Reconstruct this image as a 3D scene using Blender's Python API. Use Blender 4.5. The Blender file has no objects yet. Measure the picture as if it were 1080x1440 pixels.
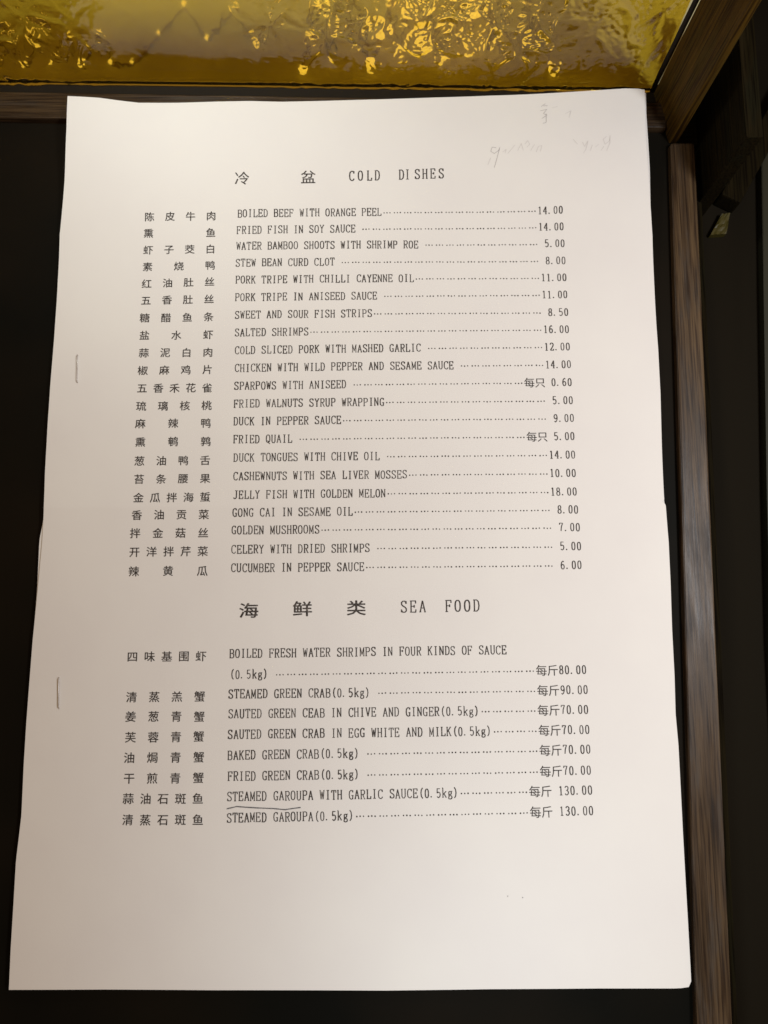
import bpy, bmesh, math, random
from mathutils import Vector, noise

random.seed(7)
scene = bpy.context.scene
COL = scene.collection

# ------------------------------------------------------------ camera, world, lamps, exposure
cam_d = bpy.data.cameras.new('camera')
cam_d.sensor_fit = 'VERTICAL'
cam_d.sensor_height = 36.0
cam_d.sensor_width = 27.0
cam_d.lens = 27.0
cam_d.clip_start = 0.005
cam_d.clip_end = 20.0
cam_d.dof.use_dof = True
cam_d.dof.focus_distance = 0.252
cam_d.dof.aperture_fstop = 18.0
cam = bpy.data.objects.new('camera', cam_d)
cam.location = (0.01115, -0.04073, 0.25608)
cam.rotation_euler = (math.radians(8.7295), math.radians(0.2431), math.radians(-0.0014))
COL.objects.link(cam)
scene.camera = cam

world = bpy.data.worlds.new('World')
scene.world = world
world.use_nodes = True
world.node_tree.nodes['Background'].inputs[0].default_value = (1.0, 0.62, 0.31, 1)
world.node_tree.nodes['Background'].inputs[1].default_value = 0.24


def area_lamp(name, loc, power, colour, size, target=None):
    d = bpy.data.lights.new(name, 'AREA')
    d.shape = 'DISK'
    d.size = size
    d.energy = power
    d.color = colour
    o = bpy.data.objects.new(name, d)
    o.location = loc
    if target is not None:
        o.rotation_euler = (Vector(target) - Vector(loc)).to_track_quat('-Z', 'Y').to_euler()
    COL.objects.link(o)
    return o


area_lamp('front_fill', (0.044, -0.160, 0.125), 0.0660, (0.81, 0.93, 1.0), 0.03)  # added low fill, placed to shape the brightness falloff across the page
area_lamp('room_lamp', (0.211, 0.003, 0.303), 0.855, (0.94, 0.965, 1.0), 0.06)
area_lamp('back_lamp', (-0.069, 0.150, 0.148), 0.133, (0.957, 1.0, 0.96), 0.03)

scene.view_settings.view_transform = 'Standard'
scene.view_settings.look = 'None'
scene.view_settings.exposure = 0.07
scene.view_settings.gamma = 1.0

# print positions and page outlines, in millimetres on the table (x right, y away)
LEFT = [(-103.33, 148.44), (-103.25, 136.37), (-103.81, 118.68), (-105.09, 98.02), (-104.7, 74.15), (-104.66, 58.42), (-104.81, 43.49), (-104.75, 28.67), (-104.43, 11.79), (-103.76, -1.02), (-103.75, -11.27), (-104.26, -27.77), (-104.82, -43.99), (-104.98, -57.19), (-105.09, -70.32), (-105.0, -83.2), (-104.62, -98.74), (-104.97, -105.83), (-105.32, -112.17), (-105.15, -124.7), (-105.0, -138.04), (-104.66, -149.54)]
RIGHT = [(103.03, 149.56), (102.62, 141.11), (102.61, 129.4), (103.37, 116.64), (104.1, 104.05), (104.47, 96.21), (104.51, 81.87), (104.56, 64.73), (104.8, 55.47), (104.8, 39.26), (104.27, 19.86), (103.96, 3.7), (103.97, 2.48), (102.91, 1.81), (104.03, 1.14), (104.33, 0.29), (104.79, -11.82), (104.72, -25.01), (104.34, -40.31), (104.24, -55.56), (103.87, -67.43), (104.19, -77.36), (104.1, -91.85), (104.01, -103.48), (103.98, -117.17), (104.01, -131.67), (104.0, -142.87), (103.98, -146.91), (103.12, -148.52)]
TOP = [(-103.33, 148.44), (-91.96, 147.98), (-85.66, 147.25), (-78.09, 146.56), (-64.16, 146.88), (-51.39, 147.36), (-38.57, 147.57), (-27.03, 147.17), (-12.95, 147.46), (10.09, 148.21), (29.31, 148.98), (48.52, 149.56), (67.58, 149.77), (86.38, 149.99), (96.36, 150.31), (101.32, 150.01), (103.03, 149.56)]
BOTTOM = [(-104.66, -149.54), (-74.78, -149.47), (-42.16, -149.71), (10.07, -149.58), (42.6, -149.01), (75.14, -148.82), (100.16, -148.91), (103.12, -148.52)]
RIGHT_UNDER = [(103.88, 149.24), (103.6, 141.07), (103.74, 134.59), (104.27, 120.89), (104.38, 106.8), (104.72, 96.2), (104.75, 81.86), (104.85, 64.72), (104.99, 55.47)]
HEAD1C = [('冷', -40.43, 118.09), ('盆', -16.88, 118.33)]
HEAD1E = [('C', -1.4, 118.84), ('O', 1.71, 118.92), ('L', 4.9, 118.97), ('D', 7.71, 119.05), ('D', 16.31, 119.3), ('I', 18.43, 119.38), ('S', 21.95, 119.52), ('H', 24.66, 119.62), ('E', 27.47, 119.73), ('S', 30.45, 119.79)]
HEAD2C = [('海', -34.4, -34.53), ('鲜', -16.72, -33.95), ('类', 0.98, -33.68)]
HEAD2E = [('S', 16.61, -33.2), ('E', 19.65, -33.15), ('A', 22.75, -33.08), ('F', 31.28, -32.97), ('O', 34.29, -32.92), ('O', 37.4, -32.88), ('D', 40.44, -32.81)]
UNDER = [(-39.73, -96.74), (-36.59, -96.04), (-33.88, -96.23), (-30.15, -96.44), (-24.84, -96.63), (-21.24, -96.95), (-18.75, -96.57), (-16.29, -96.26)]
SPECKS = [(48.45, -122.31), (53.07, -122.72)]
STAPLES = [((-96.07, 53.37), (-95.56, 43.49)), ((-95.49, -56.06), (-94.88, -65.74))]
FAINT = [[(50.16, 129.18), (48.64, 129.47), (48.12, 127.88), (49.37, 127.07), (50.9, 128.11), (51.43, 129.43), (50.36, 125.47), (49.31, 121.8)], [(52.41, 127.55), (53.69, 128.59), (53.16, 127.01)], [(60.27, 130.3), (61.29, 131.61), (62.02, 130.25), (61.0, 129.22)], [(62.23, 127.86), (63.78, 130.2)], [(67.17, 144.85), (68.68, 144.78)], [(66.11, 142.94), (68.38, 143.39), (67.08, 141.78), (68.31, 141.16), (66.52, 139.85)], [(68.08, 141.73), (67.98, 138.4), (66.71, 137.91)], [(66.41, 144.61), (67.95, 145.66)], [(80.49, 130.32), (81.21, 128.72), (82.49, 130.76), (81.68, 127.65), (80.66, 126.14)], [(83.94, 129.12), (83.16, 127.07)], [(88.96, 132.05), (87.7, 131.05), (88.4, 129.19), (89.91, 130.43), (90.2, 132.52), (90.14, 129.9), (88.85, 126.84)], [(84.92, 128.3), (86.17, 129.29)], [(54.17, 126.99), (55.71, 128.82), (56.74, 130.12)], [(57.71, 127.98), (59.01, 130.6), (59.72, 127.93)], [(64.23, 127.27), (65.02, 129.36), (66.28, 129.58), (65.74, 127.49)], [(77.29, 131.52), (78.74, 129.61)], [(74.83, 141.4), (76.86, 142.4), (76.02, 139.67)], [(86.87, 126.92), (87.89, 128.43)], [(48.09, 125.5), (47.05, 122.88)], [(70.16, 143.87), (72.18, 144.33)]]
ROWS = [
    ('陈皮牛肉', ((-73.29, 104.35), (-51.29, 104.5)), 'BOILED BEEF WITH ORANGE PEEL', (-42.0, 105.34), '14.00', (73.51, 106.09)),
    ('熏鱼', ((-73.47, 98.31), (-51.31, 98.36)), 'FRIED FISH IN SOY SAUCE', (-42.29, 99.31), '14.00', (73.73, 100.13)),
    ('虾子茭白', ((-73.4, 92.14), (-51.3, 92.35)), 'WATER BAMBOO SHOOTS WITH SHRIMP ROE', (-42.26, 93.48), '5.00', (73.97, 94.02)),
    ('素烧鸭', ((-73.37, 85.83), (-51.22, 86.29)), 'STEW BEAN CURD CLOT', (-42.36, 87.2), '8.00', (74.15, 87.77)),
    ('红油肚丝', ((-73.37, 79.53), (-51.23, 80.11)), 'PORK TRIPE WITH CHILLI CAYENNE OIL', (-42.25, 80.83), '11.00', (74.28, 81.51)),
    ('五香肚丝', ((-73.32, 73.31), (-51.18, 73.71)), 'PORK TRIPE IN ANISEED SAUCE', (-42.2, 74.3), '11.00', (74.37, 75.22)),
    ('糖醋鱼条', ((-73.45, 66.82), (-51.09, 67.1)), 'SWEET AND SOUR FISH STRIPS', (-42.01, 67.87), '8.50', (74.47, 68.75)),
    ('盐水虾', ((-73.21, 60.42), (-51.01, 60.61)), 'SALTED SHRIMPS', (-41.88, 61.35), '16.00', (74.5, 62.48)),
    ('蒜泥白肉', ((-73.13, 54.11), (-50.86, 54.15)), 'COLD SLICED PORK WITH MASHED GARLIC', (-41.69, 54.94), '12.00', (74.6, 56.2)),
    ('椒麻鸡片', ((-73.18, 47.66), (-50.79, 47.97)), 'CHICKEN WITH WILD PEPPER AND SESAME SAUCE', (-41.5, 48.53), '14.00', (74.76, 49.8)),
    ('五香禾花雀', ((-73.12, 41.36), (-50.7, 41.43)), 'SPARPOWS WITH ANISEED', (-41.53, 42.14), '每只 0.60', (74.77, 43.46)),
    ('琉璃核桃', ((-73.09, 34.93), (-50.63, 35.16)), 'FRIED WALNUTS SYRUP WRAPPING', (-41.49, 35.82), '5.00', (74.93, 37.0)),
    ('麻辣鸭', ((-73.08, 28.8), (-50.7, 28.96)), 'DUCK IN PEPPER SAUCE', (-41.38, 29.6), '9.00', (75.08, 30.73)),
    ('熏鹌鹑', ((-72.76, 22.39), (-50.47, 22.56)), 'FRIED QUAIL', (-41.26, 23.3), '每只 5.00', (75.01, 24.35)),
    ('葱油鸭舌', ((-72.71, 15.8), (-50.45, 15.98)), 'DUCK TONGUES WITH CHIVE OIL', (-40.99, 16.94), '14.00', (75.01, 17.98)),
    ('苔条腰果', ((-72.51, 9.47), (-50.21, 9.73)), 'CASHEWNUTS WITH SEA LIVER MOSSES', (-40.86, 10.47), '10.00', (74.96, 11.61)),
    ('金瓜拌海蜇', ((-72.34, 3.03), (-49.93, 3.32)), 'JELLY FISH WITH GOLDEN MELON', (-40.63, 4.11), '18.00', (74.98, 5.24)),
    ('香油贡菜', ((-72.59, -2.79), (-50.18, -2.59)), 'GONG CAI IN SESAME OIL', (-40.73, -1.94), '8.00', (75.19, -0.9)),
    ('拌金菇丝', ((-72.94, -8.91), (-50.24, -8.78)), 'GOLDEN MUSHROOMS', (-40.92, -7.84), '7.00', (75.62, -6.83)),
    ('开洋拌芹菜', ((-72.9, -15.14), (-50.2, -14.93)), 'CELERY WITH DRIED SHRIMPS', (-40.84, -14.23), '5.00', (75.81, -13.15)),
    ('辣黄瓜', ((-72.86, -21.56), (-50.14, -21.43)), 'CUCUMBER IN PEPPER SAUCE', (-40.75, -20.42), '6.00', (75.73, -19.42)),
    ('四味基围虾', ((-71.99, -49.44), (-49.62, -49.3)), 'BOILED FRESH WATER SHRIMPS IN FOUR KINDS OF SAUCE', (-40.51, -48.36), None, (50.04, -47.11)),
    ('', None, '(0.5kg)', (-40.31, -55.03), '每斤80.00', (75.88, -53.43)),
    ('清蒸羔蟹', ((-71.64, -62.28), (-49.61, -62.08)), 'STEAMED GREEN CRAB(0.5kg)', (-40.43, -61.26), '每斤90.00', (76.12, -59.78)),
    ('姜葱青蟹', ((-71.63, -68.48), (-49.51, -68.41)), 'SAUTED GREEN CEAB IN CHIVE AND GINGER(0.5kg)', (-40.31, -67.49), '每斤70.00', (75.99, -66.0)),
    ('芙蓉青蟹', ((-71.37, -74.92), (-49.45, -74.7)), 'SAUTED GREEN CRAB IN EGG WHITE AND MILK(0.5kg)', (-40.25, -73.91), '每斤70.00', (76.13, -72.25)),
    ('油焗青蟹', ((-71.42, -81.22), (-49.21, -81.09)), 'BAKED GREEN CRAB(0.5kg)', (-40.11, -80.38), '每斤70.00', (76.19, -78.36)),
    ('干煎青蟹', ((-71.16, -87.62), (-49.11, -87.4)), 'FRIED GREEN CRAB(0.5kg)', (-39.91, -86.85), '每斤70.00', (76.07, -84.8)),
    ('蒜油石斑鱼', ((-71.11, -93.82), (-49.01, -93.69)), 'STEAMED GAROUPA WITH GARLIC SAUCE(0.5kg)', (-39.94, -93.07), '每斤 130.00', (76.21, -90.81)),
    ('清蒸石斑鱼', ((-70.93, -100.18), (-48.76, -100.12)), 'STEAMED GAROUPA(0.5kg)', (-39.8, -99.5), '每斤 130.00', (76.26, -97.01)),
]


# ------------------------------------------------------------ helpers
def mat(name, base=(0.5, 0.5, 0.5), rough=0.5, spec=0.5, metal=0.0):
    m = bpy.data.materials.new(name)
    m.use_nodes = True
    b = m.node_tree.nodes['Principled BSDF']
    b.inputs['Base Color'].default_value = (*base, 1)
    b.inputs['Roughness'].default_value = rough
    b.inputs['Specular IOR Level'].default_value = spec
    b.inputs['Metallic'].default_value = metal
    return m, m.node_tree, b


def add_noise(nt, scale, detail=4, mapping=(1, 1, 1), rough=0.55):
    tc = nt.nodes.new('ShaderNodeTexCoord')
    mp = nt.nodes.new('ShaderNodeMapping')
    mp.inputs['Scale'].default_value = mapping
    n = nt.nodes.new('ShaderNodeTexNoise')
    n.inputs['Scale'].default_value = scale
    n.inputs['Detail'].default_value = detail
    n.inputs['Roughness'].default_value = rough
    nt.links.new(tc.outputs['Object'], mp.inputs[0])
    nt.links.new(mp.outputs[0], n.inputs['Vector'])
    return n


def add_ramp(nt, src, stops):
    r = nt.nodes.new('ShaderNodeValToRGB')
    e = r.color_ramp.elements
    while len(e) < len(stops):
        e.new(0.5)
    for k, (p, c) in enumerate(stops):
        e[k].position = p
        e[k].color = (*c, 1)
    nt.links.new(src, r.inputs[0])
    return r


def add_bump(nt, b, src, dist, strength=1.0):
    bp = nt.nodes.new('ShaderNodeBump')
    bp.inputs['Distance'].default_value = dist
    bp.inputs['Strength'].default_value = strength
    nt.links.new(src, bp.inputs['Height'])
    nt.links.new(bp.outputs[0], b.inputs['Normal'])
    return bp


def link_mesh(name, verts, faces, material, parent=None, smooth=False):
    me = bpy.data.meshes.new(name)
    me.from_pydata(verts, [], faces)
    me.materials.append(material)
    if smooth:
        me.polygons.foreach_set('use_smooth', [True] * len(me.polygons))
    me.update()
    o = bpy.data.objects.new(name, me)
    COL.objects.link(o)
    if parent is not None:
        o.parent = parent
    return o


def tag(o, label=None, cat=None, group=None, kind=None):
    if label:
        o['label'] = label
    if cat:
        o['category'] = cat
    if group:
        o['group'] = group
    if kind:
        o['kind'] = kind
    return o


def prism(name, foot, z0, z1, material, bevel=0.0, parent=None, seg=2, origin=None):
    """upright prism over a footprint given in metres"""
    ox, oy = origin if origin else foot[0]
    bm = bmesh.new()
    lo = [bm.verts.new((x - ox, y - oy, 0)) for x, y in foot]
    hi = [bm.verts.new((x - ox, y - oy, z1 - z0)) for x, y in foot]
    n = len(foot)
    bm.faces.new(list(reversed(lo)))
    bm.faces.new(hi)
    for i in range(n):
        bm.faces.new((lo[i], lo[(i + 1) % n], hi[(i + 1) % n], hi[i]))
    if bevel > 0:
        bmesh.ops.bevel(bm, geom=list(bm.edges), offset=bevel, segments=seg, affect='EDGES', profile=0.6)
    bmesh.ops.recalc_face_normals(bm, faces=bm.faces)
    me = bpy.data.meshes.new(name)
    bm.to_mesh(me)
    bm.free()
    me.materials.append(material)
    o = bpy.data.objects.new(name, me)
    o.location = (ox, oy, z0)
    COL.objects.link(o)
    if parent is not None:
        o.parent = parent
    return o


# ------------------------------------------------------------ materials
def wood_material(name, along, dark, mid, light, gloss=0.42, spec=0.3):
    m, nt, b = mat(name, mid, gloss, spec)
    s = [900, 900, 900]
    s[along] = 12
    g = add_noise(nt, 1.0, 6, tuple(s), 0.65)
    s2 = [60, 60, 60]
    s2[along] = 9
    g2 = add_noise(nt, 1.0, 3, tuple(s2), 0.5)
    mx = nt.nodes.new('ShaderNodeMix')
    mx.data_type = 'FLOAT'
    mx.inputs[0].default_value = 0.34
    nt.links.new(g.outputs[0], mx.inputs[2])
    nt.links.new(g2.outputs[0], mx.inputs[3])
    r = add_ramp(nt, mx.outputs[0], [(0.36, dark), (0.5, mid), (0.64, light)])
    # rubbed, greyish patches of worn varnish
    wm = [3.2, 3.2, 3.2]
    wm[along] = 0.42
    w = add_noise(nt, 60, 7, tuple(wm), 0.68)
    wr = add_ramp(nt, w.outputs[0], [(0.52, (0, 0, 0)), (0.62, (0.8, 0.8, 0.8))])
    mc = nt.nodes.new('ShaderNodeMix')
    mc.data_type = 'RGBA'
    nt.links.new(wr.outputs[0], mc.inputs[0])
    nt.links.new(r.outputs[0], mc.inputs[6])
    mc.inputs[7].default_value = (mid[0] * 0.95, mid[1] * 1.2, mid[2] * 1.8, 1)
    # short dark scratches and pores
    s3 = [1500, 1500, 1500]
    s3[along] = 45
    p = add_noise(nt, 1.0, 2, tuple(s3), 0.5)
    pr = add_ramp(nt, p.outputs[0], [(0.36, (0.35, 0.3, 0.28)), (0.54, (1, 1, 1))])
    mm = nt.nodes.new('ShaderNodeMix')
    mm.data_type = 'RGBA'
    mm.blend_type = 'MULTIPLY'
    mm.inputs[0].default_value = 1.0
    nt.links.new(mc.outputs[2], mm.inputs[6])
    nt.links.new(pr.outputs[0], mm.inputs[7])
    nt.links.new(mm.outputs[2], b.inputs['Base Color'])
    rr = add_ramp(nt, w.outputs[0], [(0.3, (gloss - 0.1,) * 3), (0.7, (gloss + 0.15,) * 3)])
    nt.links.new(rr.outputs[0], b.inputs['Roughness'])
    add_bump(nt, b, mx.outputs[0], 0.00035, 0.6)
    return m


M_RAIL_Y = wood_material('worn_brown_wood_lengthwise', 1, (0.018, 0.010, 0.0045), (0.056, 0.033, 0.016), (0.105, 0.066, 0.032))
M_RAIL_X = wood_material('worn_brown_wood_crosswise', 0, (0.018, 0.010, 0.005), (0.046, 0.027, 0.013), (0.08, 0.05, 0.025))
M_POST = wood_material('brown_post_wood', 2, (0.028, 0.013, 0.0015), (0.055, 0.028, 0.003), (0.09, 0.048, 0.005), 0.65, 0.12)
M_DARKWOOD = wood_material('dark_stained_wood', 0, (0.006, 0.0042, 0.0014), (0.010, 0.0072, 0.0022), (0.016, 0.011, 0.004), 0.8, 0.05)
M_DARKWOOD_Y = wood_material('dark_stained_wood_lengthwise', 1, (0.006, 0.0042, 0.0014), (0.010, 0.0072, 0.0022), (0.016, 0.011, 0.004), 0.8, 0.05)

M_PAPER, nt, b = mat('aged_copier_paper', (0.80, 0.775, 0.745), 0.9, 0.15)
n1 = add_noise(nt, 26, 4)
r1 = add_ramp(nt, n1.outputs[0], [(0.3, (0.795, 0.765, 0.74)), (0.7, (0.825, 0.80, 0.765))])
nt.links.new(r1.outputs[0], b.inputs['Base Color'])
n2 = add_noise(nt, 1800, 3)
n3 = add_noise(nt, 45, 2)
ad = nt.nodes.new('ShaderNodeMath')
ad.operation = 'MULTIPLY_ADD'
ad.inputs[1].default_value = 12.0
nt.links.new(n3.outputs[0], ad.inputs[0])
nt.links.new(n2.outputs[0], ad.inputs[2])
add_bump(nt, b, ad.outputs[0], 0.00002, 0.8)

M_INK, nt, b = mat('black_copier_toner', (0.05, 0.045, 0.043), 0.7, 0.3)
n1 = add_noise(nt, 900, 3)
r1 = add_ramp(nt, n1.outputs[0], [(0.38, (0.032, 0.026, 0.023)), (0.60, (0.085, 0.072, 0.064)), (0.74, (0.24, 0.21, 0.19))])
nt.links.new(r1.outputs[0], b.inputs['Base Color'])
M_PEN, _, _ = mat('blue_black_ballpoint', (0.13, 0.13, 0.14), 0.5, 0.4)
M_FAINT, _, _ = mat('faint_pencil_graphite', (0.66, 0.63, 0.605), 0.7, 0.4)
M_PENCIL, _, _ = mat('pencil_graphite', (0.44, 0.41, 0.40), 0.6, 0.4)
M_STEEL, _, _ = mat('galvanised_staple_wire', (0.58, 0.54, 0.52), 0.38, 0.5, 0.6)
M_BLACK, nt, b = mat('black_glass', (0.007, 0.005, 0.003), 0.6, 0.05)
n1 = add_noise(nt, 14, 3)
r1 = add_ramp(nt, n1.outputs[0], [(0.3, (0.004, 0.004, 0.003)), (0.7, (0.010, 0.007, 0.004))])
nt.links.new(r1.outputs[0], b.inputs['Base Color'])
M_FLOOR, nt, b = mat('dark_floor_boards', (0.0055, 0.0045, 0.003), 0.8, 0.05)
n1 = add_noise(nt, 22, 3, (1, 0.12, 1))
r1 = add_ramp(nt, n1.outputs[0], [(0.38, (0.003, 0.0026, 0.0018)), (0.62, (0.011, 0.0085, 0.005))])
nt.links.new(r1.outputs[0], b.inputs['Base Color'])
M_GROOVE, _, _ = mat('dark_glazing_strip', (0.012, 0.008, 0.004), 0.7, 0.2)

M_AMBER, nt, b = mat('amber_crackle_glass', (0.85, 0.64, 0.075), 0.11, 0.36)
b.inputs['Transmission Weight'].default_value = 1.0
b.inputs['IOR'].default_value = 1.5
M_LEDGE, nt, b = mat('tan_ledge_paint', (0.6, 0.55, 0.42), 0.7, 0.2)
n1 = add_noise(nt, 30, 4)
r1 = add_ramp(nt, n1.outputs[0], [(0.3, (0.42, 0.39, 0.22)), (0.7, (0.55, 0.51, 0.30))])
nt.links.new(r1.outputs[0], b.inputs['Base Color'])
M_GLINT, nt, b = mat('glint_glow', (0.9, 0.8, 0.6), 0.4, 0.2)  # glow added behind the amber glass to give it glints
b.inputs['Emission Color'].default_value = (1.0, 0.80, 0.50, 1)
b.inputs['Emission Strength'].default_value = 0.80
M_BRASS, _, _ = mat('aged_brass', (0.35, 0.22, 0.08), 0.4, 0.5, 1.0)


# ------------------------------------------------------------ setting
def sheet(name, x0, y0, x1, y1, z, m):
    o = link_mesh(name, [(x0, y0, z), (x1, y0, z), (x1, y1, z), (x0, y1, z)], [(0, 1, 2, 3)], m)
    return tag(o, kind='structure')


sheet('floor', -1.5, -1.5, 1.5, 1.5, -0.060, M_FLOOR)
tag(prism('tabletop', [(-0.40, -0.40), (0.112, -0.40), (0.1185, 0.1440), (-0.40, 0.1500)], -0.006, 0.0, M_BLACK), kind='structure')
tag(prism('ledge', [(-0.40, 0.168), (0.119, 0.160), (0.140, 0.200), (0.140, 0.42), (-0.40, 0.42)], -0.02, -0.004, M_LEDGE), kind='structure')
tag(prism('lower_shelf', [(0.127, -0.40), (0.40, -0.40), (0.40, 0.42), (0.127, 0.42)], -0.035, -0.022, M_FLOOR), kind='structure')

# right rail (tapers very slightly), top rail, glazing groove
rail = prism('table_rail', [(0.1131, 0.1325), (0.1220, 0.1325), (0.1151, -0.1583), (0.1118, -0.30), (0.1000, -0.30), (0.1046, -0.1583)], -0.003, 0.0030, M_RAIL_Y, 0.0012, seg=3)
tag(rail, 'long worn brown wooden rail running down the right side of the menu', 'rail')
rail2 = prism('table_rail', [(-0.40, 0.1487), (-0.40, 0.1592), (0.1120, 0.1482), (0.1120, 0.1382)], -0.003, 0.0030, M_RAIL_X, 0.0005)
tag(rail2, 'dark brown wooden rail under the top edge of the menu before the amber glass', 'rail')
gl = prism('glazing_strip', [(-0.40, 0.1594), (-0.40, 0.1660), (0.1125, 0.1575), (0.1125, 0.1485)], -0.006, 0.0004, M_GROOVE)
tag(gl, 'thin black glazing strip at the foot of the amber glass panel', 'strip')
side = prism('edge_trim', [(0.1232, 0.1330), (0.1262, 0.1330), (0.1196, -0.1583), (0.1160, -0.30), (0.1136, -0.30), (0.1163, -0.1583)], -0.020, -0.0035, M_DARKWOOD_Y, 0.0004)
tag(side, 'narrow near-black trim along the outer side of the right wooden rail', 'trim')

# corner post that holds the amber glass: two uprights and a foot block, plus an added shading board
post = bpy.data.objects.new('corner_post', None)
post.location = (0.112, 0.145, -0.004)
COL.objects.link(post)
tag(post, 'upright brown wooden post at the right end of the amber glass', 'post')


def post_part(name, foot, z0, z1, m, bev=0.0004):
    o = prism(name, [(x - 0.112, y - 0.145) for x, y in foot], z0 + 0.004, z1 + 0.004, m, bev)
    o.parent = post
    return o


post_part('upright', [(0.1090, 0.1538), (0.1135, 0.1340), (0.1165, 0.1340), (0.1150, 0.1555)], 0.0, 0.095, M_POST)
post_part('bead', [(0.1075, 0.1552), (0.1086, 0.1545), (0.1100, 0.1560), (0.1090, 0.1575)], 0.0, 0.095, M_GROOVE, 0.0002)
post_part('foot_block', [(0.1168, 0.1330), (0.1238, 0.1330), (0.1238, 0.1600), (0.1168, 0.1600)], -0.02, 0.001, M_DARKWOOD)
post_part('shade_board', [(0.1246, 0.1130), (0.1300, 0.1130), (0.1300, 0.1700), (0.1246, 0.1700)], -0.022, 0.034, M_DARKWOOD_Y)  # board added to shade the rail's far end, in place of dark reflections

# dim things on the far right
br = prism('slanting_reflection', [(0.1379, 0.1227), (0.1450, 0.1190), (0.1760, 0.1722), (0.1690, 0.1770)], -0.022, -0.014, M_DARKWOOD_Y, 0.0008)  # solid bar in place of a blurred brown reflection
tag(br, 'dim slanting bar standing in for a blurred brown reflection behind the right rail', 'reflection')
M_DIM, _, _ = mat('dim_olive_paint', (0.022, 0.022, 0.012), 0.6, 0.3)
sr = prism('side_rail', [(0.1573, 0.1560), (0.1640, 0.1560), (0.1640, -0.30), (0.1400, -0.30), (0.1459, -0.0443), (0.1484, 0.0068), (0.1533, 0.0891)], -0.022, -0.018, M_DIM, 0.0006)
tag(sr, 'dim olive bar cut off by the right border of the picture', 'rail')

M_YELLOW_REFL, _, _ = mat('dull_yellow_reflection', (0.05, 0.042, 0.008), 0.4, 0.5)  # colour of a reflection, modelled as a solid chip
sh_v = []
for j in range(7):
    for i in range(7):
        u_, v_ = i / 6, j / 6
        x_ = (0.1352 + 0.0060 * u_) * (1 - v_) + (0.1400 + 0.0032 * u_) * v_
        y_ = 0.1090 + 0.0085 * v_ + 0.0004 * u_
        sh_v.append((x_, y_, -0.0195 + 0.0006 * random.random()))
sh_f = [(j * 7 + i, j * 7 + i + 1, j * 7 + i + 8, j * 7 + i + 7) for j in range(6) for i in range(6)]
nb_ = len(sh_v)
sh_v += [(x_, y_, -0.0218) for x_, y_, z_ in sh_v[:]]
sh_f += [tuple(reversed([k + nb_ for k in f])) for f in sh_f[:]]
rim_ = list(range(7)) + [j * 7 + 6 for j in range(1, 7)] + [42 + i for i in range(5, -1, -1)] + [j * 7 for j in range(5, 0, -1)]
sh_f += [(rim_[k], rim_[k] + nb_, rim_[(k + 1) % len(rim_)] + nb_, rim_[(k + 1) % len(rim_)]) for k in range(len(rim_))]
tag(link_mesh('reflection_chip', sh_v, sh_f, M_YELLOW_REFL), 'small dull yellow chip standing in for a reflection in the dark gap right of the wooden rail', 'glass chip')


# ------------------------------------------------------------ amber glass
def relief(x, z):
    # crackled sheet: rounded islands parted by channels, in loose upright columns, with fine ripples on them
    w = 0.0035
    wx = x + w * noise.noise(Vector((x * 110, z * 110, 3.1)))
    wz = z + w * noise.noise(Vector((x * 110, z * 110, 9.7)))
    d, _ = noise.voronoi(Vector((wx * 105, wz * 78, 0.3)))
    e = min(1.0, (d[1] - d[0]) * 2.6)
    h = 0.00055 * (e * e * (3 - 2 * e))
    d2, _ = noise.voronoi(Vector((wx * 430, wz * 470, 5.3)))
    h += 0.00042 * min(1.0, (d2[1] - d2[0]) * 1.5) * (0.3 + 0.7 * e)
    h += 0.00007 * noise.noise(Vector((x * 640, z * 640, 1.0)))
    # the pattern is shallow in some stretches of the sheet, deep in others
    a = 1.0 - 0.90 * math.exp(-(abs(x + 0.060) / 0.032) ** 4)
    a *= 0.8 + 0.4 * noise.noise(Vector((x * 14.0 + 2.2, z * 16, 4.4)))
    return h * max(0.05, min(1.0, a))


def amber_panel():
    x0, x1, z1 = -0.27, 0.1088, 0.054
    nx, nz = 900, 130
    verts, faces = [], []
    th = 0.004
    for j in range(nz + 1):
        t = j / nz
        z = z1 * t
        for i in range(nx + 1):
            x = x0 + (x1 - x0) * i / nx
            verts.append((x, -relief(x, z), z))
    for j in range(nz):
        for i in range(nx):
            a = j * (nx + 1) + i
            faces.append((a, a + 1, a + nx + 2, a + nx + 1))
    nb = len(verts)
    verts += [(x0, th, 0), (x1, th, 0), (x1, th, z1), (x0, th, z1)]
    faces.append((nb + 1, nb, nb + 3, nb + 2))
    bl, brr, tl, tr = 0, nx, nz * (nx + 1), nz * (nx + 1) + nx
    faces.append(tuple([nb] + [nb + 1] + list(range(nx, -1, -1))))
    faces.append(tuple([nb + 2, nb + 3] + list(range(tl, tr + 1))))
    faces.append(tuple([nb + 3, nb] + [k * (nx + 1) for k in range(nz + 1)]))
    faces.append(tuple([nb + 1, nb + 2] + [k * (nx + 1) + nx for k in range(nz, -1, -1)]))
    me = bpy.data.meshes.new('glass_sheet')
    me.from_pydata(verts, [], faces)
    me.materials.append(M_AMBER)
    me.polygons.foreach_set('use_smooth', [k < nx * nz for k in range(len(me.polygons))])
    me.update()
    o = bpy.data.objects.new('glass_sheet', me)
    return o


panel = bpy.data.objects.new('amber_glass_screen', None)
panel.location = (0.0, 0.1562, 0.0006)
panel.rotation_euler = (math.radians(-9.0), 0, math.radians(-1.0))
COL.objects.link(panel)
tag(panel, 'amber crackled glass panel standing behind the top of the menu', 'glass screen')
g = amber_panel()
COL.objects.link(g)
g.parent = panel
tr_ = prism('top_bar', [(-0.27, -0.004), (0.1080, -0.004), (0.1080, 0.008), (-0.27, 0.008)], 0.0545, 0.058, M_DARKWOOD, 0.0008)
tr_.parent = panel


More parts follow.
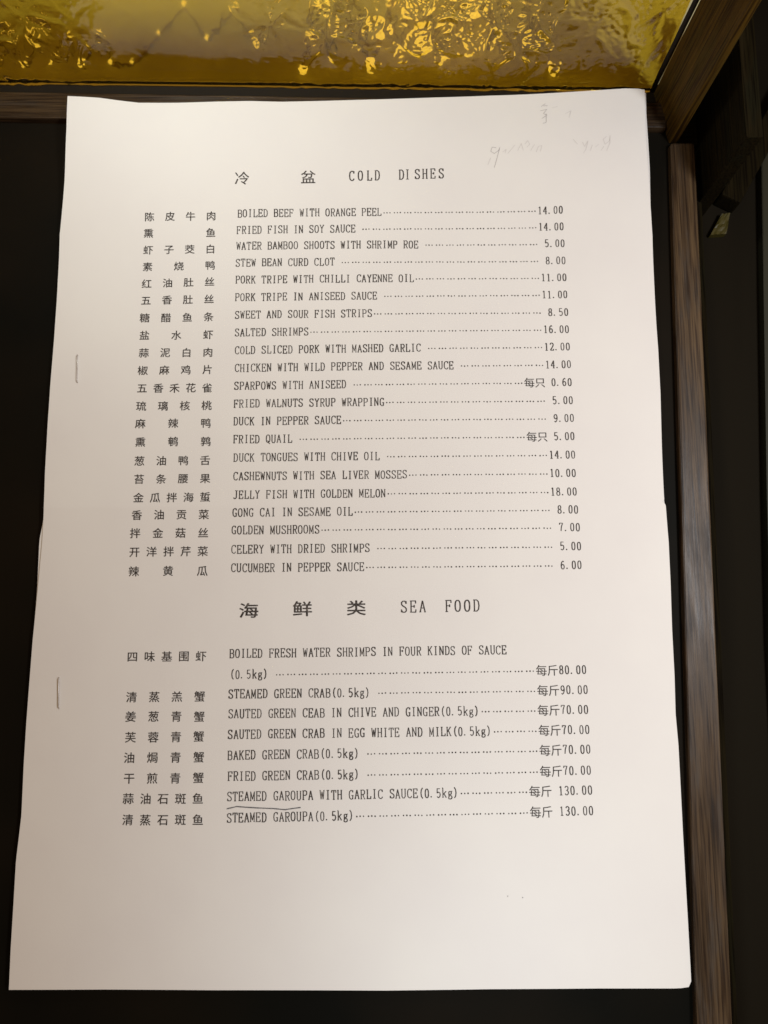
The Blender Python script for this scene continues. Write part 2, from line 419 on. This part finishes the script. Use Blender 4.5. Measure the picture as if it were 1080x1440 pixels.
# turned and tubular shapes for the added glint beads and their cord
def lathe(name, prof, m, parent, n=24):
    verts, faces = [], []
    for r, z in prof:
        for k in range(n):
            a = 2 * math.pi * k / n
            verts.append((r * math.cos(a), r * math.sin(a), z))
    for j in range(len(prof) - 1):
        for k in range(n):
            faces.append((j * n + k, j * n + (k + 1) % n, (j + 1) * n + (k + 1) % n, (j + 1) * n + k))
    return link_mesh(name, verts, faces, m, parent, True)


def tube(name, pts, r, m, parent, n=6):
    verts, faces = [], []
    for i, p in enumerate(pts):
        t = (Vector(pts[min(len(pts) - 1, i + 1)]) - Vector(pts[max(0, i - 1)])).normalized()
        u = t.cross(Vector((0, 0, 1))).normalized()
        w = t.cross(u)
        for k in range(n):
            an = 2 * math.pi * k / n
            verts.append(tuple(Vector(p) + u * r * math.cos(an) + w * r * math.sin(an)))
    for i in range(len(pts) - 1):
        for k in range(n):
            faces.append((i * n + k, i * n + (k + 1) % n, (i + 1) * n + (k + 1) % n, (i + 1) * n + k))
    return link_mesh(name, verts, faces, m, parent, True)


M_CORD, _, _ = mat('clear_brown_cord', (0.30, 0.22, 0.10), 0.4, 0.4)  # cord of the invented glint string


def glint_string(spots, label):
    """invented cord on the ledge, its glowing beads added to make the glass glint"""
    root = bpy.data.objects.new('glint_string', None)
    root.location = (spots[0][0], spots[0][1], -0.004)
    COL.objects.link(root)
    tag(root, label, 'glint string')
    ox, oy = root.location.x, root.location.y
    tube('cord', [(x - ox, y - oy, 0.0006) for x, y, r in spots], 0.0005, M_CORD, root)
    first = None
    for x, y, r in spots:
        if first is None:
            prof = [(0.0001, 1.0)] + [(math.sin(a), math.cos(a)) for a in [0.4, 0.8, 1.2, 1.6, 2.0, 2.4]] + [(0.4, -1.1), (0.0001, -1.15)]
            o = first = lathe('glint_bead', prof, M_GLINT, root, 16)
        else:
            o = first.copy()
            COL.objects.link(o)
            o.parent = root
        o.location = (x - ox, y - oy, 0.0012 + 1.15 * r)
        o.scale = (r, r, r)
    return root


frnd = random.Random(11)
spots = []
for k in range(30):
    big = 0.0026 if 7 < k < 23 else 0.0014
    spots.append((-0.020 + 0.0032 * k + frnd.uniform(-.001, .001), 0.1665 + (k * 0.0137) % 0.036 + frnd.uniform(-.001, .001), big * frnd.uniform(.8, 1.15)))
glint_string(spots, 'string of warm glowing beads added to glint through the middle and right of the amber glass')
glint_string([(-0.136 + 0.0055 * k, 0.170 + (k * 0.0121) % 0.024, 0.0011) for k in range(9)] + [(-0.084 + 0.0092 * k, 0.171 + (k * 0.0121) % 0.026, 0.0008) for k in range(7)],
             'string of faint glowing beads added to glint through the left end of the amber glass')


# ------------------------------------------------------------ the menu
def sst(a, b_, x):
    t = min(1, max(0, (x - a) / (b_ - a)))
    return t * t * (3 - 2 * t)


def zf(x, y):
    """height of the top page over the table"""
    z = .0014
    z += .0034 * sst(.085, .141, y)
    z += .0022 * math.exp(-((x + .105) / .03) ** 2) * sst(.11, .15, y)
    z += .0024 * math.exp(-((x - .10) / .035) ** 2) * sst(.06, .15, y)
    z += .0006 * (1 + math.sin(x * 38 + y * 9 + 1.0)) * .5 + .0004 * (1 + math.sin(y * 31 - x * 12)) * .5
    c = y - .00025 - .004 * x
    z += .0007 * math.exp(-abs(c) / .010)
    z += .0005 * math.exp(-max(0, .108 - x) / .014) * sst(.0, .12, y)
    return z


def sample(poly, key, t):
    """point on a polyline where coordinate `key` has fraction t between its ends"""
    a, b_ = poly[0][key], poly[-1][key]
    v = a + (b_ - a) * t
    for p, q in zip(poly, poly[1:]):
        if (p[key] - v) * (q[key] - v) <= 0 and p[key] != q[key]:
            f = (v - p[key]) / (q[key] - p[key])
            return [p[k] + (q[k] - p[k]) * f for k in (0, 1)]
    return list(poly[-1])


def page(name, parent, left, right, top, bottom, drop, nu=90, nv=130):
    """one sheet of paper with real thickness, following its measured outline"""
    ts = [j / nv for j in range(nv + 1)]
    for p in right:                                   # rows through every corner of the right edge (nick, fold)
        ts.append((p[1] - right[0][1]) / (right[-1][1] - right[0][1]))
    ts = sorted(set(round(t, 5) for t in ts if 0 <= t <= 1))
    verts, faces = [], []
    C00, C10, C01, C11 = left[0], right[0], left[-1], right[-1]
    for t in ts:
        L, R_ = sample(left, 1, t), sample(right, 1, t)
        for i in range(nu + 1):
            u = i / nu
            T_, B_ = sample(top, 0, u), sample(bottom, 0, u)
            p = []
            for k in (0, 1):
                c = (1 - u) * L[k] + u * R_[k] + (1 - t) * T_[k] + t * B_[k]
                c -= (1 - u) * (1 - t) * C00[k] + u * (1 - t) * C10[k] + (1 - u) * t * C01[k] + u * t * C11[k]
                p.append(c / 1000)
            ex_ = .0008 * math.exp(-max(0, .104 - p[0]) / .005) * sst(.05, .12, p[1]) if drop else 0
            verts.append((p[0], p[1], zf(*p) - drop - ex_))
    rows_n = len(ts)
    n = nu + 1
    for j in range(rows_n - 1):
        for i in range(nu):
            a = j * n + i
            faces.append((a, a + n, a + n + 1, a + 1))
    N = len(verts)
    verts += [(x, y, z - 0.00011) for x, y, z in verts]
    faces += [tuple(N + k for k in reversed(f)) for f in faces[:]]
    rim = list(range(nu + 1)) + [j * n + nu for j in range(1, rows_n)]
    rim += [(rows_n - 1) * n + i for i in range(nu - 1, -1, -1)] + [j * n for j in range(rows_n - 2, 0, -1)]
    M = len(verts)
    m_ = len(rim)
    verts += [verts[k] for k in rim] + [verts[k + N] for k in rim]
    for k in range(m_):
        q = (k + 1) % m_
        faces.append((M + k, M + q, M + m_ + q, M + m_ + k))
    return link_mesh(name, verts, faces, M_PAPER, parent, True)


menu = bpy.data.objects.new('printed_menu', None)
COL.objects.link(menu)
tag(menu, 'stapled white paper menu of cold dishes and sea food in Chinese and English', 'menu')
top_page = page('page', menu, LEFT, RIGHT, TOP, BOTTOM, 0.0)


def shifted(poly, f):
    return [(x + f(x, y)[0], y + f(x, y)[1]) for x, y in poly]


L2 = shifted(LEFT, lambda x, y: (-0.15 - 1.1 * sst(-1.5, -3.0, y) * (1 - sst(-12, -36, y)) if y < -1.5 else 0.2, 0))
L2 = [(x if k else x, y) for k, (x, y) in enumerate(L2)]
R2 = RIGHT_UNDER + [(x + 0.12, y) for x, y in RIGHT if y < 45 and abs(y - 1.81) > 0.1]
p2 = page('page', menu, L2, R2, shifted([(L2[0][0], LEFT[0][1])] + TOP[1:-1] + [RIGHT_UNDER[0]], lambda x, y: (0, 0)), [L2[-1]] + BOTTOM[1:-1] + [R2[-1]], 0.00055, 60, 90)
L3 = [(x + 0.1, y) for x, y in L2]
R3 = [(x - 0.25, y) for x, y in R2]
p3 = page('page', menu, L3, R3, [(L3[0][0], L3[0][1] - 0.3)] + [(x, y - 0.3) for x, y in TOP[1:-1]] + [(R3[0][0], R3[0][1] - 0.3)], [L3[-1]] + BOTTOM[1:-1] + [R3[-1]], 0.00085, 60, 90)
# the corners of the outlines must meet
INK_Z = 0.00009

# ---- Latin type: a narrow serif face drawn as pen strokes on a 6 x 10 body
def oval(cx, cy, rx, ry, n=14, a0=0, a1=360, pw=0.8):
    pts = []
    for k in range(n + 1):
        a = math.radians(a0 + (a1 - a0) * k / n)
        c, s = math.cos(a), math.sin(a)
        pts.append((cx + rx * math.copysign(abs(c) ** pw, c), cy + ry * math.copysign(abs(s) ** pw, s)))
    return pts


def P(s):
    return [tuple(float(v) for v in q.split(',')) for q in s.split()]


GLYPH = {
    'A': ['.9,0 3,10 5.2,0', '1.7,3.5 4.4,3.5', '.1,0 1.8,0', '4.3,0 6,0'],
    'B': ['1.1,0 1.1,10', '.2,10 3.9,10 5,8.9 5,6.5 3.9,5.4 1.1,5.4', '3.9,5.4 5.3,4.2 5.3,1.3 4.1,0 .2,0'],
    'C': ['5.4,10 5.4,7.4', '5.3,8.5 4.4,9.9 2.7,9.9 1.2,8.4 .8,5 1.2,1.6 2.7,.1 4.4,.1 5.6,2'],
    'D': ['1.2,0 1.2,10', '.2,10 3.3,10 4.8,8.5 5.3,5 4.8,1.5 3.3,0 .2,0'],
    'E': ['1.2,0 1.2,10', '.2,10 5.2,10 5.3,7.7', '.2,0 5.3,0 5.5,2.4', '1.2,5.2 4,5.2', '4,6.4 4,4'],
    'F': ['1.2,0 1.2,10', '.2,10 5.2,10 5.3,7.7', '.2,0 2.6,0', '1.2,5.2 4,5.2', '4,6.4 4,4'],
    'G': ['5,10 5,7.6', '4.9,8.5 4,9.9 2.7,9.9 1.2,8.4 .8,5 1.2,1.6 2.7,.1 3.9,.1 4.8,1.2', '4.9,4.2 4.9,0', '3.4,4.2 5.8,4.2'],
    'H': ['1.1,0 1.1,10', '4.9,0 4.9,10', '1.1,5.2 4.9,5.2', '.1,10 2,10', '4,10 5.9,10', '.1,0 2,0', '4,0 5.9,0'],
    'I': ['3,0 3,10', '1.5,10 4.5,10', '1.5,0 4.5,0'],
    'J': ['2.2,10 5.4,10', '3.9,10 3.9,1.4 2.8,0 1.2,0 .5,1.4'],
    'K': ['1.1,0 1.1,10', '.1,10 2.1,10', '.1,0 2.1,0', '5,10 1.3,4.6', '2.5,6.2 5.1,0', '4.1,10 5.8,10', '4.2,0 6,0'],
    'L': ['1.5,0 1.5,10', '.4,10 2.6,10', '.4,0 5.3,0 5.5,2.6'],
    'M': ['.9,0 .9,10 3,1.5 5.1,10 5.1,0', '0,0 1.7,0', '4.2,0 6,0', '0,10 .9,10', '5.1,10 6,10'],
    'N': ['1,0 1,10 4.9,0 4.9,10', '0,10 1,10', '.1,0 1.9,0', '4,10 5.8,10'],
    'O': [oval(3, 5, 2.25, 4.95)],
    'P': ['1.2,0 1.2,10', '.2,10 4,10 5.2,8.8 5.2,6.1 4,4.9 1.2,4.9', '.2,0 2.4,0'],
    'Q': [oval(3, 5, 2.25, 4.95), '2.2,2.2 3.3,2 4.4,-1.3 5.6,-1.5'],
    'R': ['1.2,0 1.2,10', '.2,10 4,10 5.1,8.8 5.1,6.3 4,5.1 1.2,5.1', '.2,0 2.4,0', '3,5.1 5,0 6,0'],
    'S': ['5,10 5,7.5', '4.9,8.3 4.1,9.9 2.1,9.9 1,8.7 1,7 2,5.8 4.2,4.4 5.2,3.1 5.2,1.3 4.1,.1 2,.1 1,1.7', '.9,0 .9,2.6'],
    'T': ['3,0 3,10', '.5,7.7 .6,10 5.4,10 5.5,7.7', '1.8,0 4.2,0'],
    'U': ['1.1,10 1.1,1.9 2.1,0 3.9,0 4.9,1.9 4.9,10', '.1,10 2,10', '4,10 5.9,10'],
    'V': ['.9,10 3,0 5.1,10', '.1,10 1.8,10', '4.2,10 5.9,10'],
    'W': ['.7,10 1.8,0 3,8.5 4.2,0 5.3,10', '0,10 1.5,10', '4.5,10 6,10'],
    'X': ['.8,10 5.2,0', '5,10 1,0', '.1,10 1.8,10', '4.1,10 5.8,10', '.1,0 1.8,0', '4.2,0 6,0'],
    'Y': ['.9,10 3,5.2 5.1,10', '3,5.2 3,0', '.1,10 1.8,10', '4.2,10 5.9,10', '1.9,0 4.1,0'],
    'Z': ['.9,8 1,10 5,10 .9,0 5,0 5.2,2.2'],
    '0': [oval(3, 4.9, 1.85, 4.9)],
    '1': ['1.7,8.6 3.1,10 3.1,0', '1.6,0 4.6,0'],
    '2': ['1.1,7.6 1.6,9.4 2.9,9.9 4.4,9.2 4.9,7.4 4.2,5.3 1.1,0 4.9,0 5.1,1.8'],
    '3': ['1.2,8.3 2,9.8 3.6,9.9 4.7,8.6 4.6,6.6 3.3,5.2 2.4,5.2', '3.3,5.2 4.7,4 4.9,1.9 3.7,.1 2,.1 1.1,1.6'],
    '4': ['4,0 4,10 .8,3 5.3,3', '2.9,0 5,0'],
    '5': ['4.8,10 1.5,10 1.3,5.2 2.9,6.2 4.4,5.4 4.9,3.4 4.3,1 2.8,0 1.1,1.2'],
    '6': ['4.6,8.9 3.4,9.9 2,8.6 1.2,5.6 1.2,2.8 1.9,.5 3.1,0 4.3,.7 4.9,2.8 4.4,5 3.1,5.8 1.4,4.4'],
    '7': ['1,8 1.2,10 4.9,10 3.2,5 2.7,0'],
    '8': [oval(3, 7.5, 1.6, 2.4, 10), oval(3, 2.5, 1.9, 2.5, 10)],
    '9': ['1.5,.9 2.6,0 4,1.2 4.8,4.2 4.8,7 4.2,9.4 3,9.9 1.7,9.2 1.1,7 1.6,4.9 2.9,4.1 4.6,5.4'],
    '(': ['4.9,11 3.4,8.6 2.9,5 3.4,1.2 4.9,-1'],
    ')': ['1.1,11 2.6,8.6 3.1,5 2.6,1.2 1.1,-1'],
    'k': ['1.3,0 1.3,10.6', '.4,10.6 1.3,10.6', '.3,0 2.3,0', '4.7,6.4 1.5,3', '2.5,4.2 4.9,0', '3.8,6.4 5.4,6.4', '4,0 5.7,0'],
    'g': [oval(2.7, 4.7, 1.5, 1.8, 10), '4,6.2 5.3,6.7', '1.5,3.4 1.2,2 4.2,1.5 4.9,.1 4.4,-1.6 2.6,-2.2 1.1,-1.5 1,-.2 1.9,1.5'],
}
GLYPH = {k: [P(s) if isinstance(s, str) else s for s in v] for k, v in GLYPH.items()}


def strip(pts, wfun, closed=False):
    """outline a pen stroke: returns left and right rows of points"""
    out = []
    n = len(pts)
    for i, (x, y) in enumerate(pts):
        a = pts[i - 1] if i else (pts[-2] if closed else None)
        c = pts[i + 1] if i < n - 1 else (pts[1] if closed else None)
        ds = []
        for p, q in ((a, (x, y)), ((x, y), c)):
            if p is None or q is None:
                continue
            dx, dy = q[0] - p[0], q[1] - p[1]
            l = math.hypot(dx, dy) or 1e-9
            ds.append((dx / l, dy / l))
        tx, ty = sum(d[0] for d in ds), sum(d[1] for d in ds)
        l = math.hypot(tx, ty) or 1e-9
        tx, ty = tx / l, ty / l
        w = sum(wfun(*d) for d in ds) / len(ds) / 2
        k = 1.0
        if len(ds) == 2:
            cs = max(0.5, tx * ds[0][0] + ty * ds[0][1])
            k = 1 / cs
        out.append(((x - ty * w * k, y + tx * w * k), (x + ty * w * k, y - tx * w * k)))
    return out


class Print:
    """collects flat print in table coordinates and lays it on the page"""
    lift = 0

    def __init__(self):
        self.v, self.f = [], []

    def add_face_rows(self, rows_):
        Print.lift = (Print.lift + 1) % 7
        dz = INK_Z + Print.lift * 0.0000025
        b0 = len(self.v)
        for l, r in rows_:
            for p in (l, r):
                self.v.append((p[0], p[1], zf(*p) + dz))
        for k in range(len(rows_) - 1):
            a = b0 + 2 * k
            self.f.append((a, a + 1, a + 3, a + 2))

    def add_mesh(self, vs, fs, dz=0.0):
        b0 = len(self.v)
        self.v += [(x, y, zf(x, y) + INK_Z + dz) for x, y in vs]
        self.f += [tuple(b0 + i for i in f) for f in fs]

    def build(self, name, m, parent):
        if not self.f:
            return None
        o = link_mesh(name, self.v, self.f, m, parent)
        # every face upwards
        me = o.data
        bm = bmesh.new()
        bm.from_mesh(me)
        for f in bm.faces:
            f.normal_update()
            if f.normal.z < 0:
                f.normal_flip()
        bm.to_mesh(me)
        bm.free()
        return o


WV, WH = 1.2, 0.76


def pen(dx, dy):
    return WH + (WV - WH) * abs(dy) ** 0.7 if abs(dx) < 0.96 else WH


def letter(pr, ch, ox, oy, ux, uy, w, h):
    """glyph with its body's left foot at (ox, oy); (ux, uy) is the reading direction; w, h in metres"""
    heavy = random.uniform(0.88, 1.14) * {'M': 0.78, 'W': 0.78, 'N': 0.92}.get(ch, 1.0)
    for st in GLYPH[ch]:
        sx = w / 6
        sy = h / 10
        k = sx
        pts = [(x * sx, y * sy) for x, y in st]
        closed = math.hypot(pts[0][0] - pts[-1][0], pts[0][1] - pts[-1][1]) < 1e-7
        pieces, cur = [], [pts[0]]
        for i in range(1, len(pts)):
            cur.append(pts[i])
            if i < len(pts) - 1:
                a = (pts[i][0] - pts[i - 1][0], pts[i][1] - pts[i - 1][1])
                c = (pts[i + 1][0] - pts[i][0], pts[i + 1][1] - pts[i][1])
                if a[0] * c[0] + a[1] * c[1] < -0.25 * math.hypot(*a) * math.hypot(*c):   # sharp turn: lift the pen
                    pieces.append(cur)
                    cur = [pts[i]]
        pieces.append(cur)
        for q in pieces:
            rows_ = strip(q, lambda dx, dy: pen(dx, dy) * k * heavy, closed and len(pieces) == 1)
            pr.add_face_rows([tuple((ox + ux * p[0] - uy * p[1], oy + uy * p[0] + ux * p[1]) for p in rr) for rr in rows_])


def dot(pr, cx, cy, r, n=7):
    a = [(cx + r * math.cos(2 * math.pi * k / n), cy + r * math.sin(2 * math.pi * k / n)) for k in range(n)]
    pr.add_mesh(a, [tuple(range(n))])


# ---- Chinese type: glyph outlines from Blender's built-in interface font
_cjk = {}


def cjk(ch):
    if ch not in _cjk:
        cu = bpy.data.curves.new('glyph', 'FONT')
        cu.body = ch
        cu.size = 1.0
        cu.resolution_u = 2
        ob = bpy.data.objects.new('glyph', cu)
        COL.objects.link(ob)
        dg = bpy.context.evaluated_depsgraph_get()
        me = ob.evaluated_get(dg).to_mesh()
        vs = [(v.co.x, v.co.y) for v in me.vertices]
        fs = [tuple(p.vertices) for p in me.polygons]
        ob.evaluated_get(dg).to_mesh_clear()
        bpy.data.objects.remove(ob)
        bpy.data.curves.remove(cu)
        _cjk[ch] = (vs, fs)
    return _cjk[ch]


_ref = cjk('国')[0]
RX = (min(v[0] for v in _ref) + max(v[0] for v in _ref)) / 2
RY = (min(v[1] for v in _ref) + max(v[1] for v in _ref)) / 2
RS = 0.86 / (max(v[0] for v in _ref) - min(v[0] for v in _ref))


def hanzi(pr, ch, cx, cy, ux, uy, sw, sh, spread=0.012):
    vs, fs = cjk(ch)
    out = []
    for x, y in vs:
        a, b_ = (x - RX) * RS * sw, (y - RY) * RS * sh
        out.append((cx + ux * a - uy * b_, cy + uy * a + ux * b_))
    # toner spreads a little: the same outline laid down a few times, a hair apart
    for q, (a, b_) in enumerate(((-spread, 0), (spread, 0), (0, spread * .7), (0, -spread * .7))):
        pr.add_mesh([(x + a * sw, y + b_ * sh) for x, y in out], fs, q * 0.0000025)


CAP = 1.46          # cap height in cells
for (cn, cpos, en, epos, price, rpos) in ROWS:
    ex, ey = epos[0] / 1000, epos[1] / 1000
    rx, ry = rpos[0] / 1000, rpos[1] / 1000
    cols = 63 if price else len(en)
    dist = math.hypot(rx - ex, ry - ey)
    cell = dist / cols
    ux, uy = (rx - ex) / dist, (ry - ey) / dist
    h = cell * CAP

    def at(col, up):
        return ex + ux * col * cell - uy * up, ey + uy * col * cell + ux * up

    pr = Print()
    if cn:
        (x0, y0), (x1, y1) = [(p[0] / 1000, p[1] / 1000) for p in cpos]
        d = math.hypot(x1 - x0, y1 - y0)
        vx, vy = (x1 - x0) / d, (y1 - y0) / d
        for k, ch in enumerate(cn):
            t = k / (len(cn) - 1)
            hanzi(pr, ch, x0 + (x1 - x0) * t, y0 + (y1 - y0) * t + random.uniform(-.00006, .00006), vx, vy, cell * 1.90, cell * 1.84)
        pr.build('chinese_dish_name', M_INK, top_page)
    pr = Print()
    for k, ch in enumerate(en):
        if ch == ' ':
            continue
        jx, jy = random.uniform(-.02, .02) * cell, random.uniform(-.04, .04) * cell
        if ch == '.':
            p = at(k + 0.22, -h * 0.5 + 0.13 * cell)
            dot(pr, p[0], p[1], cell * 0.125)
            continue
        p = at(k + 0.06, -h * 0.5 + jy)
        letter(pr, ch, p[0] + jx, p[1], ux, uy, cell * 0.88, h)
    pr.build('dish_name', M_INK, top_page)
    if not price:
        continue
    start = 63 - 5
    c0 = 58
    if price.startswith('每'):
        c0 = 52 if len(price) == 9 else 54
    pr = Print()
    k = len(en) + (len(en) % 2)
    while k + 2 <= c0:
        for q in (0.42, 0.99, 1.56):
            p = at(k + q, -0.16 * cell + random.uniform(-.03, .03) * cell)
            dot(pr, p[0], p[1], cell * random.uniform(0.115, 0.155), 6)
        k += 2
    pr.build('leader_dots', M_INK, top_page)
    pr = Print()
    body = price
    if price.startswith('每'):
        for q, ch in enumerate(price[:2]):
            p = at(c0 + 2 * q + 1.0, -0.10 * cell)
            hanzi(pr, ch, p[0], p[1], ux, uy, cell * 1.96, cell * 1.94, 0.002)
        body = price[2:].strip()
    for q, ch in enumerate(body):
        kk = 63 - len(body) + q
        if ch == '.':
            p = at(kk + 0.26, -h * 0.5 + 0.13 * cell)
            dot(pr, p[0], p[1], cell * 0.135)
            continue
        p = at(kk + 0.06, -h * 0.48 + random.uniform(-.03, .03) * cell)
        letter(pr, ch, p[0], p[1], ux, uy, cell * 0.88, h * 0.98)
    pr.build('price', M_INK, top_page)

for cnl, enl, cw, chh, lw, lh, spr in ((HEAD1C, HEAD1E, 5.3, 4.9, 1.95, 3.45, 0.006), (HEAD2C, HEAD2E, 6.4, 5.0, 2.2, 3.65, 0.016)):
    pr = Print()
    for ch, x, y in cnl:
        hanzi(pr, ch, x / 1000, y / 1000, 1, 0.008, cw / 1000, chh / 1000, spr)
    pr.build('chinese_heading', M_INK, top_page)
    pr = Print()
    for ch, x, y in enl:
        letter(pr, ch, (x - lw / 2) / 1000, (y - lh / 2) / 1000, 1, 0.008, lw / 1000, lh / 1000)
    pr.build('heading', M_INK, top_page)


def scribble(name, pts, w, m):
    pr = Print()
    q = []
    for a, c in zip(pts, pts[1:]):                    # subdivide so that the line follows the page
        for k in range(4):
            t = k / 4
            q.append(((a[0] + (c[0] - a[0]) * t) / 1000, (a[1] + (c[1] - a[1]) * t) / 1000))
    q.append((pts[-1][0] / 1000, pts[-1][1] / 1000))
    pr.add_face_rows(strip(q, lambda dx, dy: w * random.uniform(0.75, 1.2)))
    return pr.build(name, m, top_page)


scribble('pen_underline', UNDER, 0.00034, M_PEN)
for k, s in enumerate(FAINT):
    scribble('pencil_mark', s, 0.00016, M_PENCIL if k in (0, 4, 5, 6, 7) else M_FAINT)
pr = Print()
for x, y in SPECKS:
    dot(pr, x / 1000, y / 1000, 0.00015)
pr.build('ink_speck', M_INK, top_page)


# ---- staples: a bent wire whose ends dive into the paper
def wire(name, pts, r, m, parent, n=8):
    verts, faces = [], []
    for i, p in enumerate(pts):
        a = Vector(pts[max(0, i - 1)])
        c = Vector(pts[min(len(pts) - 1, i + 1)])
        t = (c - a).normalized()
        s = t.cross(Vector((1, 0, 0)))
        s.normalize()
        w = t.cross(s)
        for k in range(n):
            an = 2 * math.pi * k / n
            verts.append(tuple(Vector(p) + s * r * math.cos(an) + w * r * math.sin(an)))
    for i in range(len(pts) - 1):
        for k in range(n):
            faces.append((i * n + k, i * n + (k + 1) % n, (i + 1) * n + (k + 1) % n, (i + 1) * n + k))
    return link_mesh(name, verts, faces, m, parent, True)


for (a, c) in STAPLES:
    a = (a[0] / 1000, a[1] / 1000)
    c = (c[0] / 1000, c[1] / 1000)
    za, zc = zf(*a), zf(*c)
    m_ = [(a[0] + (c[0] - a[0]) * t, a[1] + (c[1] - a[1]) * t) for t in (0.05, 0.5, 0.95)]
    pts = [(a[0], a[1], za - 0.0006), (a[0], a[1], za + 0.0001), (m_[0][0], m_[0][1], za + 0.00045),
           (m_[1][0], m_[1][1], (za + zc) / 2 + 0.00042), (m_[2][0], m_[2][1], zc + 0.00045),
           (c[0], c[1], zc + 0.0001), (c[0], c[1], zc - 0.0006)]
    wire('staple', pts, 0.00021, M_STEEL, menu)
